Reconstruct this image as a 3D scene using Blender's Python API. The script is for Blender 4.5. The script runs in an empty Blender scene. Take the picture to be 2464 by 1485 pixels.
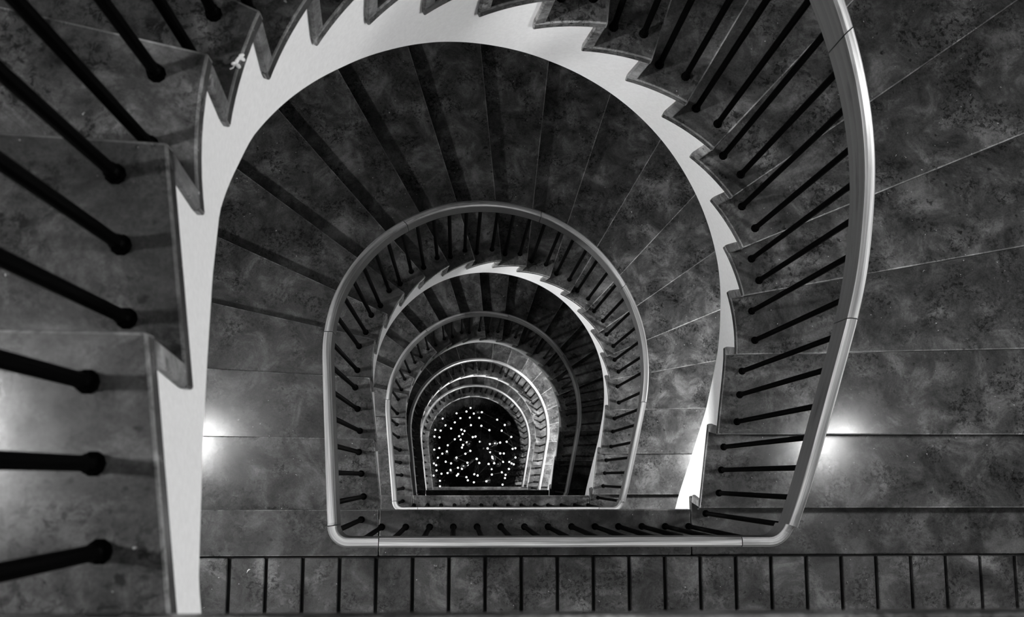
import bpy, bmesh, math, random
from mathutils import Vector, Matrix
random.seed(7)
PI = math.pi
U = 0.17                      # one step rise in metres; the plan is worked out in rises
G = 80                        # the ground floor lies 80 rises below the landing seen nearest
SC = bpy.context.scene
COL = SC.collection

# ------------------------------------------------------------------ plan of the stairwell
CX, CY, R = 1.886, 2.912, 4.124
PR, PL = (5.56, -0.75), (-1.80, -0.75)

def tangent(p, side):
    dx, dy = p[0]-CX, p[1]-CY
    d = math.hypot(dx, dy); a = math.atan2(dy, dx); b = math.acos(R/d)
    return a + b if side > 0 else a - b
AR = tangent(PR, 1)                       # angle of the tangent point on the right
AL = tangent(PL, -1) % (2*PI)             # and on the left
TR = (CX+R*math.cos(AR), CY+R*math.sin(AR))
TL = (CX+R*math.cos(AL), CY+R*math.sin(AL))
AR = (AR+PI) % (2*PI) - PI
S1 = math.hypot(TR[0]-PR[0], TR[1]-PR[1])
S2 = S1 + R*(AL-AR)
S3 = S2 + math.hypot(TL[0]-PL[0], TL[1]-PL[1])

def curve(s, off=0.0):
    """point of the well edge at arc length s, moved outward by off"""
    if s <= S1:
        d = ((TR[0]-PR[0])/S1, (TR[1]-PR[1])/S1); n = (d[1], -d[0])
        p = (PR[0]+d[0]*s, PR[1]+d[1]*s)
    elif s <= S2:
        a = AR+(s-S1)/R; n = (math.cos(a), math.sin(a)); p = (CX+R*n[0], CY+R*n[1])
    else:
        L = S3-S2; d = ((PL[0]-TL[0])/L, (PL[1]-TL[1])/L); n = (d[1], -d[0])
        p = (TL[0]+d[0]*(s-S2), TL[1]+d[1]*(s-S2))
    return (p[0]+n[0]*off, p[1]+n[1]*off)

NOSE = {1:(5.6,-.70),2:(5.75,.94),3:(5.92,2.61),4:(5.94,3.72),5:(5.73,4.54),6:(5.26,5.31),7:(4.69,5.96),8:(4.0,6.47),
        9:(3.19,6.81),10:(2.32,7.0),11:(1.44,7.02),12:(.56,6.80),13:(-.24,6.44),14:(-.94,5.89),15:(-1.51,5.24),
        16:(-1.94,4.48),17:(-2.18,3.64),18:(-2.24,2.52),19:(-1.99,.94),20:(-1.80,-.75)}
ANG = {1:0,2:0.1,3:1.5,4:10.5,5:22.6,6:35,7:47,8:59.4,9:71.7,10:83.8,11:95.6,12:107.4,13:119.7,14:131.4,15:143.6,
       16:155.7,17:167.6,18:177,19:179.2,20:180}
def nearest_s(p):
    best = min((math.hypot(curve(i*S3/3000)[0]-p[0], curve(i*S3/3000)[1]-p[1]), i*S3/3000) for i in range(3001))
    return best[1]
SN = {k: nearest_s(p) for k, p in NOSE.items()}
SN[20] = S3
WALL = 12.2                                # half width of the stair hall

def inside(x, y):
    if y <= CY: return abs(x-CX) < WALL
    return math.hypot(x-CX, y-CY) < WALL
def to_wall(p, u, extra=0.0):
    lo, hi = 0.0, 30.0
    for _ in range(50):
        m = (lo+hi)/2
        if inside(p[0]+u[0]*m, p[1]+u[1]*m): lo = m
        else: hi = m
    return (p[0]+u[0]*(lo+extra), p[1]+u[1]*(lo+extra))

def kfrac(s):
    """height of the line through the step edges (in rises) at arc length s"""
    if s <= SN[1]: return 1+(s-SN[1])/(SN[2]-SN[1])
    for k in range(1, 20):
        if s <= SN[k+1]: return k+(s-SN[k])/(SN[k+1]-SN[k])
    return 20.0

DEPTH = [(0,3.4),(.9,3.1),(1.15,3.05),(1.8,2.57),(2.4,2.15),(3.6,2.3),(4.45,2.3),(6,2.35),(8.5,2.5),(10.85,2.65),(13.1,2.6),(15,2.6),
         (16.1,2.5),(17.35,2.4),(18.46,2.06),(19.4,2.02),(20,2.1),(21,2.0)]
def lerp_table(T, x):
    if x <= T[0][0]: return T[0][1]
    for (a, b), (c, d) in zip(T, T[1:]):
        if x <= c: return b+(d-b)*(x-a)/(c-a)
    return T[-1][1]
def stringer_bottom(s):
    k = kfrac(s)
    if s > S3: k = 20.0
    return k-lerp_table(DEPTH, k)

# ------------------------------------------------------------------ materials
def new_mat(name):
    m = bpy.data.materials.new(name); m.use_nodes = True
    nt = m.node_tree; nt.nodes.clear()
    out = nt.nodes.new('ShaderNodeOutputMaterial'); b = nt.nodes.new('ShaderNodeBsdfPrincipled')
    nt.links.new(b.outputs[0], out.inputs[0])
    return m, nt, b
def N(nt, t, **kw):
    n = nt.nodes.new(t)
    for k, v in kw.items(): setattr(n, k, v)
    return n
def noise(nt, vec, scale, detail=6, rough=.6, dist=0.0):
    n = N(nt, 'ShaderNodeTexNoise'); n.inputs['Scale'].default_value = scale; n.inputs['Detail'].default_value = detail
    n.inputs['Roughness'].default_value = rough; n.inputs['Distortion'].default_value = dist
    nt.links.new(vec, n.inputs['Vector']); return n.outputs['Fac']
def ramp(nt, fac, stops):
    r = N(nt, 'ShaderNodeValToRGB'); e = r.color_ramp.elements
    while len(e) < len(stops): e.new(.5)
    for i, (p, v) in enumerate(stops): e[i].position = p; e[i].color = (v, v, v, 1)
    nt.links.new(fac, r.inputs[0]); return r.outputs[0]
def mul(nt, a, b, op='MULTIPLY'):
    m = N(nt, 'ShaderNodeMath', operation=op)
    for i, x in enumerate((a, b)):
        if isinstance(x, (int, float)): m.inputs[i].default_value = x
        else: nt.links.new(x, m.inputs[i])
    return m.outputs[0]

def stone_mat(name, level=1.0, rough=.33):
    m, nt, b = new_mat(name)
    tc = N(nt, 'ShaderNodeTexCoord'); oi = N(nt, 'ShaderNodeObjectInfo')
    off = N(nt, 'ShaderNodeVectorMath', operation='ADD')
    sc = N(nt, 'ShaderNodeMath', operation='MULTIPLY'); sc.inputs[1].default_value = 57.0
    nt.links.new(oi.outputs['Random'], sc.inputs[0])
    nt.links.new(tc.outputs['Object'], off.inputs[0]); nt.links.new(sc.outputs[0], off.inputs[1])
    v = off.outputs[0]
    base = ramp(nt, noise(nt, v, 6.5, 10, .68, .5), [(.30, .010), (.50, .040), (.68, .112)])
    # clusters of dark fossil flecks, thickest where a slow noise is high
    cl = ramp(nt, noise(nt, v, 7.5, 4, .6), [(.44, 0), (.60, 1)])
    fl = ramp(nt, noise(nt, v, 62, 6, .72, .5), [(.42, 1), (.52, 0)])
    flecks = mul(nt, mul(nt, cl, fl), .75)
    spots = ramp(nt, noise(nt, v, 30, 3, .5), [(.26, .7), (.33, 0)])
    # wandering veins
    vn = N(nt, 'ShaderNodeTexVoronoi', feature='DISTANCE_TO_EDGE'); vn.inputs['Scale'].default_value = 5.0
    wv = N(nt, 'ShaderNodeVectorMath', operation='ADD')
    nz = N(nt, 'ShaderNodeTexNoise'); nz.inputs['Scale'].default_value = 7; nz.inputs['Detail'].default_value = 5
    nt.links.new(v, nz.inputs['Vector']); nt.links.new(v, wv.inputs[0])
    sv = N(nt, 'ShaderNodeVectorMath', operation='SCALE'); sv.inputs['Scale'].default_value = .28
    nt.links.new(nz.outputs['Color'], sv.inputs[0]); nt.links.new(sv.outputs[0], wv.inputs[1])
    nt.links.new(wv.outputs[0], vn.inputs['Vector'])
    vein = mul(nt, ramp(nt, vn.outputs['Distance'], [(.0, .55), (.022, 0)]), cl)
    light = ramp(nt, noise(nt, v, 70, 2, .5), [(.745, 0), (.77, .25)])
    dark = mul(nt, mul(nt, flecks, spots, 'MAXIMUM'), vein, 'MAXIMUM')
    keep = mul(nt, 1.0, dark, 'SUBTRACT')
    grain = ramp(nt, noise(nt, v, 160, 3, .7), [(.3, .78), (.7, 1.22)])
    rnd = N(nt, 'ShaderNodeMapRange'); rnd.inputs['To Min'].default_value = .85*level; rnd.inputs['To Max'].default_value = 1.15*level
    nt.links.new(oi.outputs['Random'], rnd.inputs[0])
    val = mul(nt, mul(nt, mul(nt, mul(nt, base, keep), grain), rnd.outputs[0]), light, 'ADD')
    nt.links.new(val, b.inputs['Base Color'])
    rr = mul(nt, noise(nt, v, 12, 4, .6), .16, 'MULTIPLY')
    nt.links.new(mul(nt, rr, rough-.08, 'ADD'), b.inputs['Roughness'])
    b.inputs['Specular IOR Level'].default_value = .2
    bp = N(nt, 'ShaderNodeBump'); bp.inputs['Strength'].default_value = .12; bp.inputs['Distance'].default_value = .002
    nt.links.new(val, bp.inputs['Height']); nt.links.new(bp.outputs[0], b.inputs['Normal'])
    return m

def plain_mat(name, v, rough, metal=0.0, spec=.5, bump=0.0, scale=60):
    m, nt, b = new_mat(name)
    tc = N(nt, 'ShaderNodeTexCoord')
    f = noise(nt, tc.outputs['Object'], scale, 5, .6)
    nt.links.new(ramp(nt, f, [(.2, v*.93), (.8, min(1, v*1.07))]), b.inputs['Base Color'])
    b.inputs['Roughness'].default_value = rough; b.inputs['Metallic'].default_value = metal
    b.inputs['Specular IOR Level'].default_value = spec
    if bump:
        bp = N(nt, 'ShaderNodeBump'); bp.inputs['Strength'].default_value = bump; bp.inputs['Distance'].default_value = .003
        nt.links.new(f, bp.inputs['Height']); nt.links.new(bp.outputs[0], b.inputs['Normal'])
    return m

def wood_mat(name, level=1.0):
    m, nt, b = new_mat(name)
    uv = N(nt, 'ShaderNodeUVMap'); oi = N(nt, 'ShaderNodeObjectInfo')
    mp = N(nt, 'ShaderNodeMapping'); mp.inputs['Scale'].default_value = (1.3, 17, 1)
    cb = N(nt, 'ShaderNodeCombineXYZ')
    ms = N(nt, 'ShaderNodeMath', operation='MULTIPLY'); ms.inputs[1].default_value = 31
    nt.links.new(oi.outputs['Random'], ms.inputs[0]); nt.links.new(ms.outputs[0], cb.inputs[0]); nt.links.new(ms.outputs[0], cb.inputs[1])
    nt.links.new(uv.outputs[0], mp.inputs['Vector']); nt.links.new(cb.outputs[0], mp.inputs['Location'])
    w = N(nt, 'ShaderNodeTexWave', wave_type='BANDS', bands_direction='Y', wave_profile='SAW')
    w.inputs['Scale'].default_value = .55; w.inputs['Distortion'].default_value = 5.5; w.inputs['Detail'].default_value = 2.5
    w.inputs['Detail Scale'].default_value = 1.1; w.inputs['Detail Roughness'].default_value = .6
    nt.links.new(mp.outputs[0], w.inputs['Vector'])
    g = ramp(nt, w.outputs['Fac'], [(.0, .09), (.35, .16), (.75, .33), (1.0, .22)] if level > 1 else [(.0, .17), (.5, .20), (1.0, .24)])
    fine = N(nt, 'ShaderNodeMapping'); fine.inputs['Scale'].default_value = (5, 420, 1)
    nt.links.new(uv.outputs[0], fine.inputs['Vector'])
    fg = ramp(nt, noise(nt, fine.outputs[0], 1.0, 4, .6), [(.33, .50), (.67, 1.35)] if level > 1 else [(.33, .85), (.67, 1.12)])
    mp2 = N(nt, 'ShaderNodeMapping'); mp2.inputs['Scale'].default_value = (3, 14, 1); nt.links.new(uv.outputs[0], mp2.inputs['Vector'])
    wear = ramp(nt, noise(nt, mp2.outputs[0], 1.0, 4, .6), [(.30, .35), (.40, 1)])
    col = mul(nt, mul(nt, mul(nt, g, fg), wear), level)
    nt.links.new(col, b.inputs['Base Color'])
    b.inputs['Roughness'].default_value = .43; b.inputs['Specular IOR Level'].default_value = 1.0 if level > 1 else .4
    bp = N(nt, 'ShaderNodeBump'); bp.inputs['Strength'].default_value = .15; bp.inputs['Distance'].default_value = .001
    nt.links.new(col, bp.inputs['Height']); nt.links.new(bp.outputs[0], b.inputs['Normal'])
    return m

def emit_mat(name, strength, v=1.0):
    m, nt, b = new_mat(name)
    b.inputs['Base Color'].default_value = (.8, .8, .8, 1)
    b.inputs['Emission Color'].default_value = (v, v, v, 1); b.inputs['Emission Strength'].default_value = strength
    m.cycles.emission_sampling = 'NONE'        # the lamps' own lights are what is sampled
    return m

M = dict(
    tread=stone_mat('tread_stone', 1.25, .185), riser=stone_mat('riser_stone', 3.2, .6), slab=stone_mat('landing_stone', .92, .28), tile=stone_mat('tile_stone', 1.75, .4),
    plaster=plain_mat('white_plaster', .82, .75, bump=.05, scale=90), wall=plain_mat('wall_plaster', .12, .9, bump=.2, scale=30),
    pale_edge=stone_mat('pale_stone_edge', 3.0, .4), soffit=plain_mat('soffit_paint', .2, .9), screed=plain_mat('dark_joint_bed', .012, .95), iron=plain_mat('black_iron', .0008, .5, 0.0, .012),
    wood=wood_mat('handrail_pale_top', 1.5), wood_side=wood_mat('handrail_dark_side', .30), needles=plain_mat('fir_needles', .0025, .9, spec=.02), bark=plain_mat('fir_bark', .05, .9),
    wire=plain_mat('dark_wire', .008, .7), bauble=plain_mat('bauble_glass', .03, .06, .6), cap=plain_mat('bauble_cap', .5, .3, 1.0),
    metal=plain_mat('lamp_metal', .25, .35, 1.0), petal=plain_mat('pale_petal', .8, .7), paper=plain_mat('paper', .75, .8),
    lamp=emit_mat('lamp_glass', 4.0), lamp_off=plain_mat('unlit_lamp_glass', .6, .3), bulb=emit_mat('fairy_bulb', 4.0),
)

# ------------------------------------------------------------------ object helpers
def mesh_obj(name, verts, faces, mat, parent=None, smooth=False, uvs=None):
    me = bpy.data.meshes.new(name)
    me.from_pydata([(v[0]*U, v[1]*U, v[2]*U) for v in verts], [], faces)
    bm = bmesh.new(); bm.from_mesh(me)
    bmesh.ops.recalc_face_normals(bm, faces=bm.faces)
    bm.to_mesh(me); bm.free()
    if smooth:
        for p in me.polygons: p.use_smooth = True
    me.materials.append(mat); me.update()
    o = bpy.data.objects.new(name, me); COL.objects.link(o)
    if parent: o.parent = parent
    return o
def empty(name, loc=(0, 0, 0)):
    o = bpy.data.objects.new(name, None); COL.objects.link(o)
    o.location = (loc[0]*U, loc[1]*U, (loc[2]+G)*U); o.empty_display_size = .1
    return o
def tag(o, label, cat, group=None, kind=None):
    o['label'] = label; o['category'] = cat
    if group: o['group'] = group
    if kind: o['kind'] = kind
    return o
def bevel(o, w, seg=2, pale_edge=False):
    b = o.modifiers.new('bevel', 'BEVEL'); b.width = w*U; b.segments = seg; b.limit_method = 'ANGLE'; b.angle_limit = math.radians(40)
    if pale_edge:                               # bevelled edges take a paler stone than the faces
        o.data.materials.append(M['pale_edge']); b.material = 1
    return o
def copy_tree(o, parent=None):
    c = o.copy(); COL.objects.link(c)
    if parent: c.parent = parent
    for ch in list(o.children): copy_tree(ch, c)
    return c
def prism(poly, z0, z1):
    n = len(poly)
    v = [(x, y, z0) for x, y in poly]+[(x, y, z1) for x, y in poly]
    f = [tuple(range(n)), tuple(range(n, 2*n))]+[(i, (i+1) % n, n+(i+1) % n, n+i) for i in range(n)]
    return v, f
def box(x0, x1, y0, y1, z0, z1): return prism([(x0, y0), (x1, y0), (x1, y1), (x0, y1)], z0, z1)
def join(parts):
    V, F = [], []
    for v, f in parts:
        n = len(V); V += v; F += [tuple(i+n for i in q) for q in f]
    return V, F
def lathe(profile, n=12, cx=0, cy=0):
    """profile = [(r, z)...]; closed at both ends"""
    V, F = [], []
    for r, z in profile:
        for i in range(n):
            a = 2*PI*i/n; V.append((cx+r*math.cos(a), cy+r*math.sin(a), z))
    for j in range(len(profile)-1):
        for i in range(n):
            F.append((j*n+i, j*n+(i+1) % n, (j+1)*n+(i+1) % n, (j+1)*n+i))
    F.append(tuple(range(n))); F.append(tuple(range((len(profile)-1)*n, len(profile)*n)))
    return V, F
def ball(r, c=(0, 0, 0), seg=12, rings=8):
    prof = [(max(.02*r, r*math.sin(PI*j/rings)), c[2]-r*math.cos(PI*j/rings)) for j in range(rings+1)]
    return lathe(prof, seg, c[0], c[1])
def tube(pts, r, n=6):
    V, F = [], []
    for i, p in enumerate(pts):
        p = Vector(p); d = Vector(pts[min(i+1, len(pts)-1)])-Vector(pts[max(i-1, 0)])
        if d.length < 1e-9: d = Vector((0, 0, 1))
        d.normalize(); a = d.orthogonal().normalized(); b = d.cross(a)
        rr = r[i] if isinstance(r, (list, tuple)) else r
        for j in range(n):
            t = 2*PI*j/n; V.append(tuple(p+(a*math.cos(t)+b*math.sin(t))*rr))
    for i in range(len(pts)-1):
        for j in range(n): F.append((i*n+j, i*n+(j+1) % n, (i+1)*n+(j+1) % n, (i+1)*n+j))
    F.append(tuple(range(n))); F.append(tuple(range((len(pts)-1)*n, len(pts)*n)))
    return V, F

# ------------------------------------------------------------------ one flight of stairs
TH = .20                                   # thickness of the stone treads
BACK = .29                                 # how far a tread runs in under the next riser
def dirs(k):
    a = math.radians(ANG[k]); return (math.cos(a), math.sin(a)), (-math.sin(a), math.cos(a))
def tread_poly(k):
    u, _ = dirs(k); u2, n2 = dirs(k+1)
    s0, s1 = SN[k], SN[k+1]+BACK
    inner = [curve(s0+(s1-s0)*i/8) for i in range(9)]
    a = to_wall(inner[0], u)
    b = to_wall(inner[-1], u2)
    def wp(p): return math.atan2(p[1]-CY, p[0]-CX)
    outer = []
    if a[1] > CY or b[1] > CY:
        t0, t1 = wp(a), wp(b)
        if t1 < t0-1: t1 += 2*PI
        for i in range(1, 6):
            t = t0+(t1-t0)*i/6; c, s = math.cos(t), math.sin(t)
            if s > 0: outer.append((CX+WALL*c, CY+WALL*s))
    return [inner[0]]+[a]+outer+[b]+inner[:0:-1]
def riser_mesh(k):
    u, n = dirs(k)
    V = []
    for d, z in ((.10, k-1), (BACK, k-1), (.18, k-TH), (.015, k-TH)):
        p = curve(SN[k]+d); q = to_wall(p, u)
        V += [(p[0], p[1], z), (q[0], q[1], z)]
    F = [(0, 1, 3, 2), (2, 3, 5, 4), (4, 5, 7, 6), (6, 7, 1, 0), (0, 2, 4, 6), (1, 3, 5, 7)]
    return V, F

def build_flight():
    root = empty('stair_flight')
    for k in range(1, 20):
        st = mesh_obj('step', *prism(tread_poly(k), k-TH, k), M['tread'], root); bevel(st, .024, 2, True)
        bevel(mesh_obj('riser', *riser_mesh(k), M['riser'], st), .02, 1)
    bevel(mesh_obj('riser', *riser_mesh(20), M['riser'], root), .02, 1)
    # white plastered string below the tread ends, stepped on top and curved underneath
    inn, out = .065, .62
    ss = [-.45]
    for k in range(1, 21):
        j = SN[k]+.2; ss += [j-1e-3, j+1e-3]
    ss += [S3+.75]
    fine = []
    for a, b in zip(ss, ss[1:]):
        m = max(1, int((b-a)/.12)); fine += [a+(b-a)*i/m for i in range(m)]
    fine.append(ss[-1])
    def top(s):
        z = -TH-.02
        for k in range(1, 21):
            if s >= SN[k]+.2: z = k-TH-.02
        return z
    V, F = [], []
    for s in fine:
        zt, zb = top(s), stringer_bottom(s)
        a, b = curve(s, inn), curve(s, out)
        V += [(a[0], a[1], zt), (b[0], b[1], zt), (b[0], b[1], zb), (a[0], a[1], zb)]
    for i in range(len(fine)-1):
        o = 4*i
        F += [(o, o+1, o+5, o+4), (o+1, o+2, o+6, o+5), (o+2, o+3, o+7, o+6), (o+3, o, o+4, o+7)]
    F += [(0, 1, 2, 3), tuple(4*(len(fine)-1)+i for i in range(4))]
    mesh_obj('stringer', V, F, M['plaster'], root)
    # sloping underside between the string and the wall
    V, F = [], []
    n = 60
    for i in range(n+1):
        s = S3*i/n; zb = max(stringer_bottom(s), kfrac(s)-2.7); k = max(1.0, min(19.999, kfrac(s)))
        k0 = int(k); f = k-k0
        a = math.radians(ANG[k0]+(ANG[k0+1]-ANG[k0])*f)
        p = curve(s, out-.02); q = to_wall(p, (math.cos(a), math.sin(a)))
        V += [(p[0], p[1], zb+.05), (q[0], q[1], zb+.05), (q[0], q[1], zb+.4), (p[0], p[1], zb+.4)]
    for i in range(n):
        o = 4*i; F += [(o, o+1, o+5, o+4), (o+1, o+2, o+6, o+5), (o+2, o+3, o+7, o+6), (o+3, o, o+4, o+7)]
    F += [(0, 1, 2, 3), tuple(4*n+i for i in range(4))]
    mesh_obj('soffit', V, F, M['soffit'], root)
    return root

# ------------------------------------------------------------------ railing
OFF = .40                                  # the bars stand this far in from the edge
LY = -1.15
def rail_path():
    """plan points of the railing line with the rail's underside height, from the landing's left corner up to the next landing"""
    pts = []
    L = S3-S2; d = ((PL[0]-TL[0])/L, (PL[1]-TL[1])/L)
    a = curve(S3, OFF); r = .30
    # left corner: from the left flight's line round onto the landing line
    c0 = (a[0]+d[0]*(a[1]-(LY+r)), LY+r)
    for i in range(9):
        t = PI+PI/2*i/8; pts.append((c0[0]+r+r*math.cos(t), LY+r+r*math.sin(t)))
    xr = curve(0, OFF)[0]-.03
    n = 30
    for i in range(1, n): pts.append((c0[0]+r+(xr-r-c0[0]-r)*i/n, LY))
    for i in range(9):
        t = -PI/2+PI/2*i/8; pts.append((xr-r+r*math.cos(t), LY+r+r*math.sin(t)))
    m = 130
    for i in range(m+1):
        s = -.05+(S3+.05)*i/m; pts.append(curve(s, OFF))
    pts.append(c0 if c0[1] < pts[-1][1]-.01 else (pts[-1][0], pts[-1][1]-.08))
    return pts
RAIL_T = [(-.40,5.80),(0,6.12),(.39,6.42),(.92,6.78),(2.0,7.42),(3.1,8.06)]
def rail_z_flight(s):
    if s < 3.1: return lerp_table(RAIL_T, s)
    if s > S3: return 25.5
    k = kfrac(s)
    return k+lerp_table([(2.86, 5.2), (8, 5.12), (11, 5.05), (14, 5.15), (17, 5.4), (20, 5.5)], k)
def smooth(v, n=2):
    for _ in range(n): v = [v[0]]+[(v[i-1]+2*v[i]+v[i+1])/4 for i in range(1, len(v)-1)]+[v[-1]]
    return v
def rail_line():
    P = rail_path(); Z = []
    nl = 9+29+9
    for i, p in enumerate(P):
        if i < nl:
            if i < 9+25: z = 5.52+.06*min(1, i/20)
            else: z = 5.58+.30*((i-34)/(nl-34))**1.5
        elif i < nl+131:
            s = -.05+(S3+.05)*(i-nl)/130; z = rail_z_flight(s)
        else: z = 25.52
        Z.append(z)
    Z = smooth(Z, 6)
    D = [0]
    for a, b in zip(P, P[1:]): D.append(D[-1]+math.hypot(b[0]-a[0], b[1]-a[1]))
    return P, Z, D
RP, RZ, RD = rail_line()
def rail_at(d):
    for i in range(len(RD)-1):
        if d <= RD[i+1]+1e-9:
            f = (d-RD[i])/max(1e-9, RD[i+1]-RD[i])
            return (RP[i][0]+(RP[i+1][0]-RP[i][0])*f, RP[i][1]+(RP[i+1][1]-RP[i][1])*f), RZ[i]+(RZ[i+1]-RZ[i])*f
    return RP[-1], RZ[-1]
def rail_under(p):
    """height of the rail's underside above plan point p"""
    i = min(range(len(RP)), key=lambda j: (RP[j][0]-p[0])**2+(RP[j][1]-p[1])**2)
    return RZ[i]
RW, RH = .085, .74
SECTION = [(-RW, .05), (-RW+.03, 0), (RW-.03, 0), (RW, .05), (RW, RH-.05), (RW-.035, RH), (-RW+.035, RH), (-RW, RH-.05)]
def rail_section_mesh(d0, d1, gap=.008):
    ds = [d0+gap]+[d for d in RD if d0+gap < d < d1-gap]+[d1-gap]
    V, F, UV = [], [], []
    n = len(SECTION)
    per = [0]
    for (a, b), (c, e) in zip(SECTION, SECTION[1:]+SECTION[:1]): per.append(per[-1]+math.hypot(c-a, e-b))
    for d in ds:
        p, z = rail_at(d); a, _ = rail_at(max(0, d-.06)); b, _ = rail_at(min(RD[-1], d+.06))
        t = Vector((b[0]-a[0], b[1]-a[1])).normalized(); nx, ny = t.y, -t.x
        for o, h in SECTION: V.append((p[0]+nx*o, p[1]+ny*o, z+h))
    loops = []
    for i in range(len(ds)-1):
        for j in range(n):
            F.append((i*n+j, i*n+(j+1) % n, (i+1)*n+(j+1) % n, (i+1)*n+j))
            loops.append([(ds[i]*U, per[j]*U), (ds[i]*U, per[j+1]*U), (ds[i+1]*U, per[j+1]*U), (ds[i+1]*U, per[j]*U)])
    F.append(tuple(range(n))); loops.append([(0, 0)]*n)
    F.append(tuple(range((len(ds)-1)*n, len(ds)*n))[::-1]); loops.append([(0, 0)]*n)
    return V, F, loops
def rail_section_obj(d0, d1, parent):
    V, F, loops = rail_section_mesh(d0, d1)
    me = bpy.data.meshes.new('handrail_section')
    me.from_pydata([(v[0]*U, v[1]*U, v[2]*U) for v in V], [], F)
    uv = me.uv_layers.new(name='UVMap')
    for p, l in zip(me.polygons, loops):
        for li, c in zip(p.loop_indices, l): uv.data[li].uv = c
    bm = bmesh.new(); bm.from_mesh(me); bmesh.ops.recalc_face_normals(bm, faces=bm.faces); bm.to_mesh(me); bm.free()
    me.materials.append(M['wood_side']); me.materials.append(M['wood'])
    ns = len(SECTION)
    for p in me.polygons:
        if p.index < len(F)-2 and p.index % ns in (4, 5, 6): p.material_index = 1  # top faces get the paler wood, sides and underside the darker
    o = bpy.data.objects.new('handrail_section', me); COL.objects.link(o); o.parent = parent
    return o

def baluster_feet():
    """(x, y, foot height) of every bar of one storey"""
    feet = [(-2.20, -.98, 0)]
    for i in range(14): feet.append((-1.72+7.22*i/13, LY, 0))
    feet.append((5.92, -.85, 0))
    for k in range(1, 20):
        a, b = SN[k], SN[k+1]
        fr = {1: (.24, .56, .88), 2: (.20, .56, .875), 18: (.13, .475, .825), 19: (.165, .475, .80)}.get(k, (.28, .80) if k < 12 else (.22, .74))
        for f in fr:
            p = curve(a+(b-a)*f, OFF); feet.append((p[0], p[1], k))
    return feet
def bar_mesh(h):
    r = .052
    return lathe([(.082, 0), (.082, .025), (.066, .045), (.060, .10), (.066, .125), (.060, .15), (r, .17), (r, h)], 10)
def build_railing():
    root = empty('stair_railing')
    tot = RD[-1]
    cuts = [0, 1.0, 7.5, 11.9, 15.6, 18.9, 22.9, 26.45, tot]
    for a, b in zip(cuts, cuts[1:]): rail_section_obj(a, b, root)
    cache = {}
    for x, y, z in baluster_feet():
        h = round((rail_under((x, y))+.04-z)/.02)*.02
        if h not in cache:
            o = mesh_obj('baluster', *bar_mesh(h), M['iron'], root, smooth=False); cache[h] = o.data
        else:
            o = bpy.data.objects.new('baluster', cache[h]); COL.objects.link(o); o.parent = root
        o.location = (x*U, y*U, z*U)
    return root

# ------------------------------------------------------------------ landing
XL, XR = CX-WALL, CX+WALL
def build_landing():
    root = empty('landing')
    j1, j2, yb, g = -1.79, 5.56, -1.82, .012
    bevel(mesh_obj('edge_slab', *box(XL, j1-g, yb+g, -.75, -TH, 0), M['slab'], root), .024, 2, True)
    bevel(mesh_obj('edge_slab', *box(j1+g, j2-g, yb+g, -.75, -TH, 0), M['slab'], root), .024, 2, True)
    bevel(mesh_obj('edge_slab', *box(j2+g, XR, yb+g, -.44, -TH, 0), M['slab'], root), .03)
    tiles = []
    x = -5.21-.844*6
    while x < XR:
        a, b = max(x+.038, XL), min(x+.844-.038, XR)
        if b-a > .1:
            tiles.append(box(a, b, -5.0, yb-.03, -TH+.02, -.004)); tiles.append(box(a, b, -8.3, -5.06, -TH+.02, -.004))
        x += .844
    bevel(mesh_obj('tile_paving', *join(tiles), M['tile'], root), .02, 1)
    mesh_obj('joint_bed', *box(XL, XR, -8.3, yb+.1, -TH-.02, -TH+.03), M['screed'], root)
    bevel(mesh_obj('fascia', *join([box(XL, XR, -8.3, -1.15, -.46, -TH-.001), box(j1+.05, j2-.05, -1.3, -.82, -.46, -TH-.001)]), M['plaster'], root), .07, 3)
    return root

# ------------------------------------------------------------------ assemble the storeys
LEVELS = [0, -20, -40, -60, -80]           # lower landing of each flight, in rises
fl_lab = ['uppermost flight of mottled stone steps, widest and nearest the camera, with broad white stringer',
          'second flight down of mottled stone steps, framed by the uppermost white stringer',
          'third flight down of stone steps, its right half lying in deep shadow',
          'fourth flight down of small pale stone steps, lit brightly on its right',
          'lowest flight of stone steps curving closely around the Christmas tree']
ra_lab = ['largest wooden handrail on black iron bars, rising off the right of the nearest landing',
          'second wooden handrail on black bars, forming the big pale horseshoe in the middle',
          'third handrail down, dark wood with glints of fairy light along it',
          'fourth handrail down, thin pale horseshoe on black bars',
          'lowest and smallest handrail, pale wooden arch right around the Christmas tree']
la_lab = ['nearest stone landing with a row of narrow slabs and wide dark joints',
          'second stone landing down, strip seen just above the nearest landing edge',
          'third landing down, a dark unlit stone strip',
          'lowest landing, thin pale stone strip beside the foot of the Christmas tree']
flight = build_flight(); railing = build_railing(); landing = build_landing()
for i, z in enumerate(LEVELS):
    f = flight if i == 0 else copy_tree(flight)
    f.location = (0, 0, (z+G)*U); tag(f, fl_lab[i], 'staircase', 'flights of the spiral stair')
    r = railing if i == 0 else copy_tree(railing)
    r.location = (0, 0, (z+G)*U); tag(r, ra_lab[i], 'railing', 'railings of the spiral stair')
    if i < 4:
        l = landing if i == 0 else copy_tree(landing)
        l.location = (0, 0, (z+G)*U); tag(l, la_lab[i], 'landing', 'stone landings of the spiral stair')
l = copy_tree(landing); l.location = (0, 0, (20+G)*U)
f = copy_tree(flight); f.location = (0, 0, (20+G)*U)  # unseen flight, added to keep lamp light off the right-hand steps below
tag(f, 'added stone flight above the top landing, out of view, blocking lamp light', 'staircase', 'flights of the spiral stair')
tag(l, 'blurred underside edge of the top landing along the bottom of the view', 'landing', 'stone landings of the spiral stair')

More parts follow.
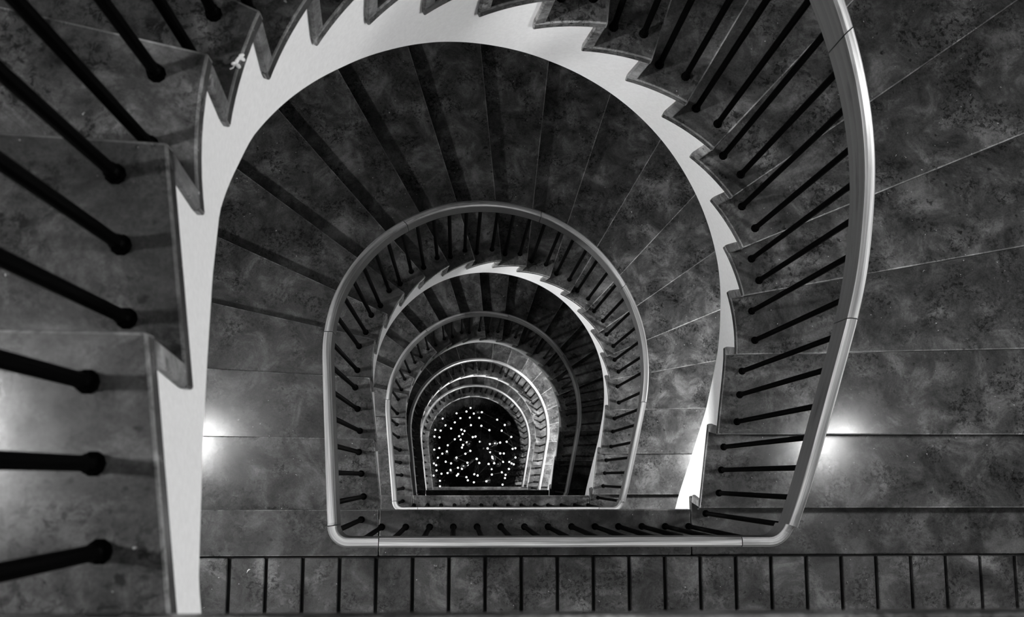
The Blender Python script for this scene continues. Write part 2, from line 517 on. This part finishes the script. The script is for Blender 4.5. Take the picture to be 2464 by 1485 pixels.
# ground floor of the well, tiled like the landings
def struct(o): o['kind'] = 'structure'; return o
tiles = []
x = -5.21-.844*6
while x < XR:
    a, b = max(x+.03, XL), min(x+.844-.03, XR)
    for y0 in (-8.3, -5.0, -1.78, 1.5, 4.7, 7.9, 11.1): tiles.append(box(a, b, y0+.03, y0+3.2, -.2, 0))
    x += .844
tiles.append(box(XL, XR, -8.4, 15.2, -.5, -.15))
fl = mesh_obj('floor', *join(tiles), M['slab']); struct(fl)
fl.location = (0, 0, 0)
# walls and ceiling of the stair hall
HT = (40+G)
def wbox(name, *a): return struct(mesh_obj(name, *box(*a), M['wall']))
wbox('wall_left', XL-.8, XL, -8.8, CY, -.5, HT); wbox('wall_right', XR, XR+.8, -8.8, CY, -.5, HT)
wbox('wall_front', XL-.8, XR+.8, -9.6, -8.3, -.5, HT)
V, F = [], []
n = 64
for i in range(n+1):
    t = PI*i/n; c, s = math.cos(t), math.sin(t)
    for rr, z in ((WALL, -.5), (WALL+.8, -.5), (WALL+.8, HT), (WALL, HT)): V.append((CX+rr*c, CY+rr*s, z))
for i in range(n):
    o = 4*i; F += [(o, o+1, o+5, o+4), (o+1, o+2, o+6, o+5), (o+2, o+3, o+7, o+6), (o+3, o, o+4, o+7)]
F += [(0, 1, 2, 3), tuple(4*n+i for i in range(4))]
struct(mesh_obj('wall_back', V, F, M['wall']))
struct(mesh_obj('ceiling', *box(XL-.8, XR+.8, -9.6, CY+WALL+.8, HT, HT+.6), M['wall']))

# ------------------------------------------------------------------ wall lamps, left and right on every storey
LAMP_Y, LAMP_H = 1.3, 13.0
REACH = {1: 1.9, -1: .85, (-20, 1): .9, (0, -1): .62}               # how far each lamp stands off its wall
POWER = {(20, 1): (1700, 50), (20, -1): (300, 48), (0, -1): (1550, 46), (0, 1): (580, 21), (-20, -1): (1900, 90), (-20, 1): (170, 85), (-60, 1): (1800, 260), (-60, -1): (1200, 100), (-80, 1): (800, 140), (-80, -1): (500, 40)}
SHIFT = {1: -.2, (20, -1): -.55}        # and how far it sits from the common line along the wall
def build_lamp(side, on, watts, reach):
    """bracket on the wall holding an opal globe over an added metal light blocker with a glowing underside"""
    root = empty('wall_lamp')
    s = -side; x = s*reach
    bevel(mesh_obj('wall_plate', *box(min(0, s*.12), max(0, s*.12), -.3, .3, -1.0, -.2), M['metal'], root), .03)
    mesh_obj('arm', *tube([(s*.1, 0, -.6), (x*.5, 0, -.75), (x*.85, 0, -.62), (x, 0, -.52)], .06, 8), M['metal'], root, smooth=True)
    mesh_obj('blocker_dish', *lathe([(.10, -.52), (.40, -.50), (.56, -.40), (.58, -.36), (.54, -.37), (.38, -.46), (.10, -.47)], 24, x, 0), M['metal'], root, smooth=True)  # added to stop the globe's steep downward light
    mesh_obj('globe', *ball(.22, (x, 0, -.12), 20, 12), M['lamp'] if on else M['lamp_off'], root, smooth=True)
    mesh_obj('diffuser', *lathe([(.36, -.60), (.38, -.56), (.36, -.53)], 24, x, 0), M['lamp'] if on else M['lamp_off'], root)
    if on:
        ld = bpy.data.lights.new('globe_light', 'POINT'); ld.shadow_soft_size = .24*U; ld.energy = watts[0]
        lo = bpy.data.objects.new('globe_light', ld); COL.objects.link(lo); lo.parent = root; lo.location = (x*U, 0, -.12*U)
        ld = bpy.data.lights.new('diffuser_light', 'AREA'); ld.shape = 'DISK'; ld.size = .74*U; ld.energy = watts[1]
        lo = bpy.data.objects.new('diffuser_light', ld); COL.objects.link(lo); lo.parent = root; lo.location = (x*U, 0, -.62*U)
    return root
for i, z in enumerate([20]+LEVELS):
    on = z != -40
    for side in (-1, 1):
        lp = build_lamp(side, on, POWER.get((z, side), (0, 0)), REACH.get((z, side), REACH[side]))
        lp.location = ((CX+side*WALL)*U, (LAMP_Y+SHIFT.get((z, side), SHIFT.get(side, 0)))*U, (z+LAMP_H+G)*U)
        st = ['at the top of the stair', 'above the nearest landing', 'above the second landing', 'above the dark third landing', 'above the lowest landing',
              'above the ground floor'][i]
        tag(lp, f"{'lit' if on else 'unlit'} wall lamp with added light blocker {st}, on the {'right' if side > 0 else 'left'} wall", 'lamp', 'wall lamps of the stair hall')

# ------------------------------------------------------------------ camera (all lengths in rises, then scaled)
F_PX = 2640.6
H_CAM = 26.2
MR = ((.998730986, 0.0, .0503628689), (.00765357915, -.988385308, -.151775838), (.0497779197, .151968689, -.987131033))
cam = bpy.data.cameras.new('camera'); co = bpy.data.objects.new('camera', cam); COL.objects.link(co)
rx, ry, rz = Vector(MR[0]), -Vector(MR[1]), -Vector(MR[2])
co.matrix_world = Matrix(((rx.x, ry.x, rz.x, 0), (rx.y, ry.y, rz.y, 0), (rx.z, ry.z, rz.z, (H_CAM+G)*U), (0, 0, 0, 1)))
cam.sensor_fit = 'HORIZONTAL'; cam.sensor_width = 36; cam.lens = F_PX/2464*36
cam.clip_start = .02; cam.clip_end = 100
cam.dof.use_dof = True; cam.dof.focus_distance = 25*U; cam.dof.aperture_fstop = 8.0
SC.camera = co
def ray(px, py):
    d = Vector(((px-1232)/F_PX, (py-742.5)/F_PX, 1))
    w = Vector((sum(MR[r][c]*d[r] for r in range(3)) for c in range(3)))
    return Vector((0, 0, H_CAM)), w
def on_level(px, py, z):
    o, w = ray(px, py); t = (z-o.z)/w.z; return o+w*t

# ------------------------------------------------------------------ the Christmas tree on the ground floor
TCX, TCY, TIP, BASE, TR0 = 2.10, 2.20, -58.0, -79.0, 4.95
def cone_r(z): return TR0*max(0.0, (TIP-z)/(TIP-BASE))**.92
tree = empty('christmas_tree', (TCX, TCY, -80))
tag(tree, 'tall dark Christmas tree at the bottom of the stairwell, dotted with white lights', 'tree')
mesh_obj('trunk', *tube([(0, 0, 0), (0, 0, 8), (.03, .02, 15), (0, 0, 21.6)], [.42, .3, .18, .04], 10), M['bark'], tree, smooth=True)
rng = random.Random(3)
V, F = [], []
def needle(p, d, L):
    a = d.orthogonal().normalized()*.022; b = d.cross(a).normalized()*.022
    n = len(V); q = p+d*L
    V.extend([tuple(p+a), tuple(p-a*.5+b), tuple(p-a*.5-b), tuple(q)])
    F.extend([(n, n+1, n+3), (n+1, n+2, n+3), (n+2, n, n+3)])
def twig(p, d, L, nn):
    t = tube([tuple(p), tuple(p+d*L)], [.022, .008], 3); n = len(V)
    V.extend(t[0]); F.extend([tuple(i+n for i in f) for f in t[1]])
    a = d.orthogonal().normalized(); b = d.cross(a)
    for i in range(nn):
        f = (i+.3)/nn; ang = rng.uniform(0, 2*PI)
        side = (a*math.cos(ang)+b*math.sin(ang)).normalized()
        needle(p+d*(L*f), (side*.85+d*.75).normalized(), rng.uniform(.16, .27))
h = 1.0
while h < 21.0:
    z = h+BASE+79-79; rr = cone_r(h-80)
    nb = max(5, int(5+rr*2.3)); a0 = rng.uniform(0, 6.28)
    for b in range(nb):
        a = a0+2*PI*b/nb+rng.uniform(-.2, .2); L = rr*rng.uniform(.8, 1.07)
        d = Vector((math.cos(a), math.sin(a), rng.uniform(-.22, .05))).normalized()
        p0 = Vector((0, 0, h+rng.uniform(-.2, .2)))
        twig(p0, d, L, int(8+L*9))
        ns = int(2+L*2.6)
        for s in range(ns):
            f = .22+.76*(s+.5)/ns
            for sd in (-1, 1):
                if rng.random() < .08: continue
                sa = a+sd*rng.uniform(.6, 1.0)
                sd_ = Vector((math.cos(sa), math.sin(sa), rng.uniform(-.3, .12))).normalized()
                sl = max(.18, (L*(1-f)*.62+.25)*rng.uniform(.75, 1.1))
                twig(p0+d*(L*f), sd_, sl, int(5+sl*9))
    h += .40 if h < 6 else (.55 if h < 14 else .45)
mesh_obj('foliage', V, F, M['needles'], tree)
def cone_hit(px, py, shrink=1.0):
    o, w = ray(px, py)
    for i in range(1100):
        z = TIP-.02*i; p = o+w*((z-o.z)/w.z)
        if math.hypot(p.x-TCX, p.y-TCY) <= cone_r(z)*shrink+.02: return p
        if z < BASE+.6: break
    return on_level(px, py, BASE+.6)
BULBS = [(587,580),(740,587),(489,598),(527,646),(622,640),(892,661),(352,650),(472,688),(380,717),(632,715),(735,722),(967,714),(435,748),
 (332,769),(537,760),(568,773),(550,804),(514,825),(530,859),(472,856),(677,828),(650,834),(1031,832),(320,836),(592,886),(553,912),
 (543,937),(721,880),(818,903),(921,888),(986,880),(797,946),(820,984),(402,915),(318,943),(268,958),(1045,950),(1072,944),(626,970),
 (577,999),(922,996),(958,996),(842,1028),(845,1040),(305,1038),(489,1037),(1073,1036),(689,1050),(382,1078),(435,1094),(597,1088),(951,1078),
 (1012,1080),(1034,1095),(807,1100),(862,1093),(1056,1104),(714,1090),(836,1151),(1008,1150),(503,1138),(430,1160),(400,1190),(543,1148),
 (839,1205),(938,1183),(975,1208),(505,1200),(492,1216),(665,1202),(698,1214),(587,1231),(601,1262),(661,1282),(784,1272),(969,1240),
 (945,1305),(325,1267),(340,1197),(265,1095),(278,762),(270,828),(287,1112),(262,1215),(325,1322),(290,1165),(348,998),(393,975),
 (936,770),(815,765),(714,643),(660,600),(628,545)]
pts = [cone_hit(980+x/4.125, 850+y/4.125)+Vector((0, 0, .12)) for x, y in BULBS]
pts.sort(key=lambda p: -p.z)
third = (len(pts)+2)//3
names = ['upper', 'middle', 'lower']
bulb_me = None
for g in range(3):
    ps = pts[g*third:(g+1)*third]
    ps.sort(key=lambda p: math.atan2(p.y-TCY, p.x-TCX))
    st = empty('light_string', (ps[0].x, ps[0].y, ps[0].z)); o0 = ps[0]
    tag(st, f'string of small white fairy lights wound round the {names[g]} boughs of the Christmas tree', 'fairy lights', 'fairy light strings on the tree')
    path = []
    for a, b in zip(ps, ps[1:]):
        for i in range(4):
            f = i/4; q = a.lerp(b, f)
            r_, c_ = math.hypot(q.x-TCX, q.y-TCY), cone_r(q.z)*.93
            k = (c_/max(r_, .05)) if r_ < c_ else 1
            path.append((TCX+(q.x-TCX)*k-o0.x, TCY+(q.y-TCY)*k-o0.y, q.z-.14-.12*math.sin(PI*f)-o0.z))
    path.append(tuple(ps[-1]-o0-Vector((0, 0, .14))))
    mesh_obj('wire', *tube(path, .012, 4), M['wire'], st)
    for p in ps:
        if bulb_me is None:
            b = mesh_obj('bulb', *ball(.066, (0, 0, 0), 10, 6), M['bulb'], st, smooth=True); bulb_me = b.data
        else:
            b = bpy.data.objects.new('bulb', bulb_me); COL.objects.link(b); b.parent = st
        b.location = (p-o0)*U
BAUBLES = [(865,895),(800,1262),(436,1170),(402,985),(489,1050),(850,1050),(700,590),(1000,700),(900,1100),(620,900),(560,1120)]
bproto = None
for x, y in BAUBLES:
    p = cone_hit(980+x/4.125, 850+y/4.125, .96)
    if bproto is None:
        bproto = empty('bauble')
        mesh_obj('glass_ball', *ball(.24, (0, 0, 0), 20, 14), M['bauble'], bproto, smooth=True)
        mesh_obj('cap', *lathe([(.06, .225), (.06, .29), (.02, .30), (.02, .36)], 10), M['cap'], bproto)
        o = bproto
    else: o = copy_tree(bproto)
    o.location = (p.x*U, p.y*U, (p.z+G)*U)
    tag(o, 'dark glossy glass bauble hanging among the lights of the Christmas tree', 'bauble', 'baubles on the Christmas tree')
tp_ = cone_hit(1137, 1109, 1.0)
tp = empty('spindle_ornament', (tp_.x, tp_.y, tp_.z))
tag(tp, 'slender translucent-looking spindle ornament lying slantwise on a bough of the Christmas tree', 'ornament')
dv = Vector((.75, .72, -.12)).normalized()
mesh_obj('spindle', *tube([tuple(dv*f) for f in (-.5, -.3, -.1, .15, .4, .62, .8)], [.012, .04, .08, .10, .07, .035, .01], 12), M['bauble'], tp, smooth=True)
mesh_obj('cap', *tube([tuple(dv*f) for f in (-.62, -.56, -.48)], [.02, .035, .03], 8), M['cap'], tp)

# ------------------------------------------------------------------ small things lying on the stone
def blob(c, rx, ry, rz, ang):
    v, f = ball(1.0, (0, 0, 0), 10, 6)
    ca, sa = math.cos(ang), math.sin(ang)
    return [(c[0]+x*rx*ca-y*ry*sa, c[1]+x*rx*sa+y*ry*ca, c[2]+z*rz) for x, y, z in v], f
p = on_level(571, 158, 16)
fb = empty('fallen_blossom', (p.x, p.y, 16)); tag(fb, 'tiny pale fallen blossom on the inner end of a dark step, upper left', 'blossom')
q = on_level(577, 144, 16)-p
mesh_obj('petals', *join([blob((q.x+dx, q.y+dy, .035), .030, .020, .016, a) for dx, dy, a in ((0, 0, .6), (.022, .03, .3), (-.02, -.028, 1.2), (.035, -.005, 2.4))]), M['petal'], fb, smooth=True)
q2 = on_level(564, 156, 16)-p; q3 = on_level(575, 162, 16)-p
mesh_obj('petals', *join([blob((q2.x, q2.y, .035), .026, .018, .015, .4), blob((q3.x, q3.y, .035), .032, .021, .016, 2.3), blob((q2.x*.4+q3.x*.4, q2.y*.5+q3.y*.3, .03), .03, .008, .008, .1)]), M['petal'], fb, smooth=True)
q4 = on_level(559, 167, 16)-p
mesh_obj('stalk', *tube([(q2.x+.01, q2.y-.01, .03), (q4.x+.01, q4.y+.01, .02), (q4.x-.02, q4.y-.005, .02)], .008, 6), M['paper'], fb)
p = on_level(597, 1374, 0)
v, f = prism([(-.03, -.05), (.0, -.005), (.055, .035), (.012, .045), (-.02, .01)], .004, .018)
ps_ = mesh_obj('paper_scrap', v, f, M['paper']); ps_.location = (p.x*U, p.y*U, (G+.0)*U)
tag(ps_, 'tiny white paper scrap on the second full tile of the nearest landing', 'paper scrap')
# ------------------------------------------------------------------ world and view
w = bpy.data.worlds.new('world'); SC.world = w; w.use_nodes = True
w.node_tree.nodes['Background'].inputs[0].default_value = (0, 0, 0, 1)
SC.view_settings.view_transform = 'Standard'; SC.view_settings.look = 'None'
SC.view_settings.exposure = 0.0; SC.view_settings.gamma = 1.0; SC.view_settings.use_curve_mapping = False
SC.cycles.use_denoising = True
SC.cycles.max_bounces = 3; SC.cycles.diffuse_bounces = 2; SC.cycles.glossy_bounces = 2
SC.cycles.use_adaptive_sampling = True; SC.cycles.adaptive_threshold = .12
SC.cycles.sample_clamp_indirect = 4.0
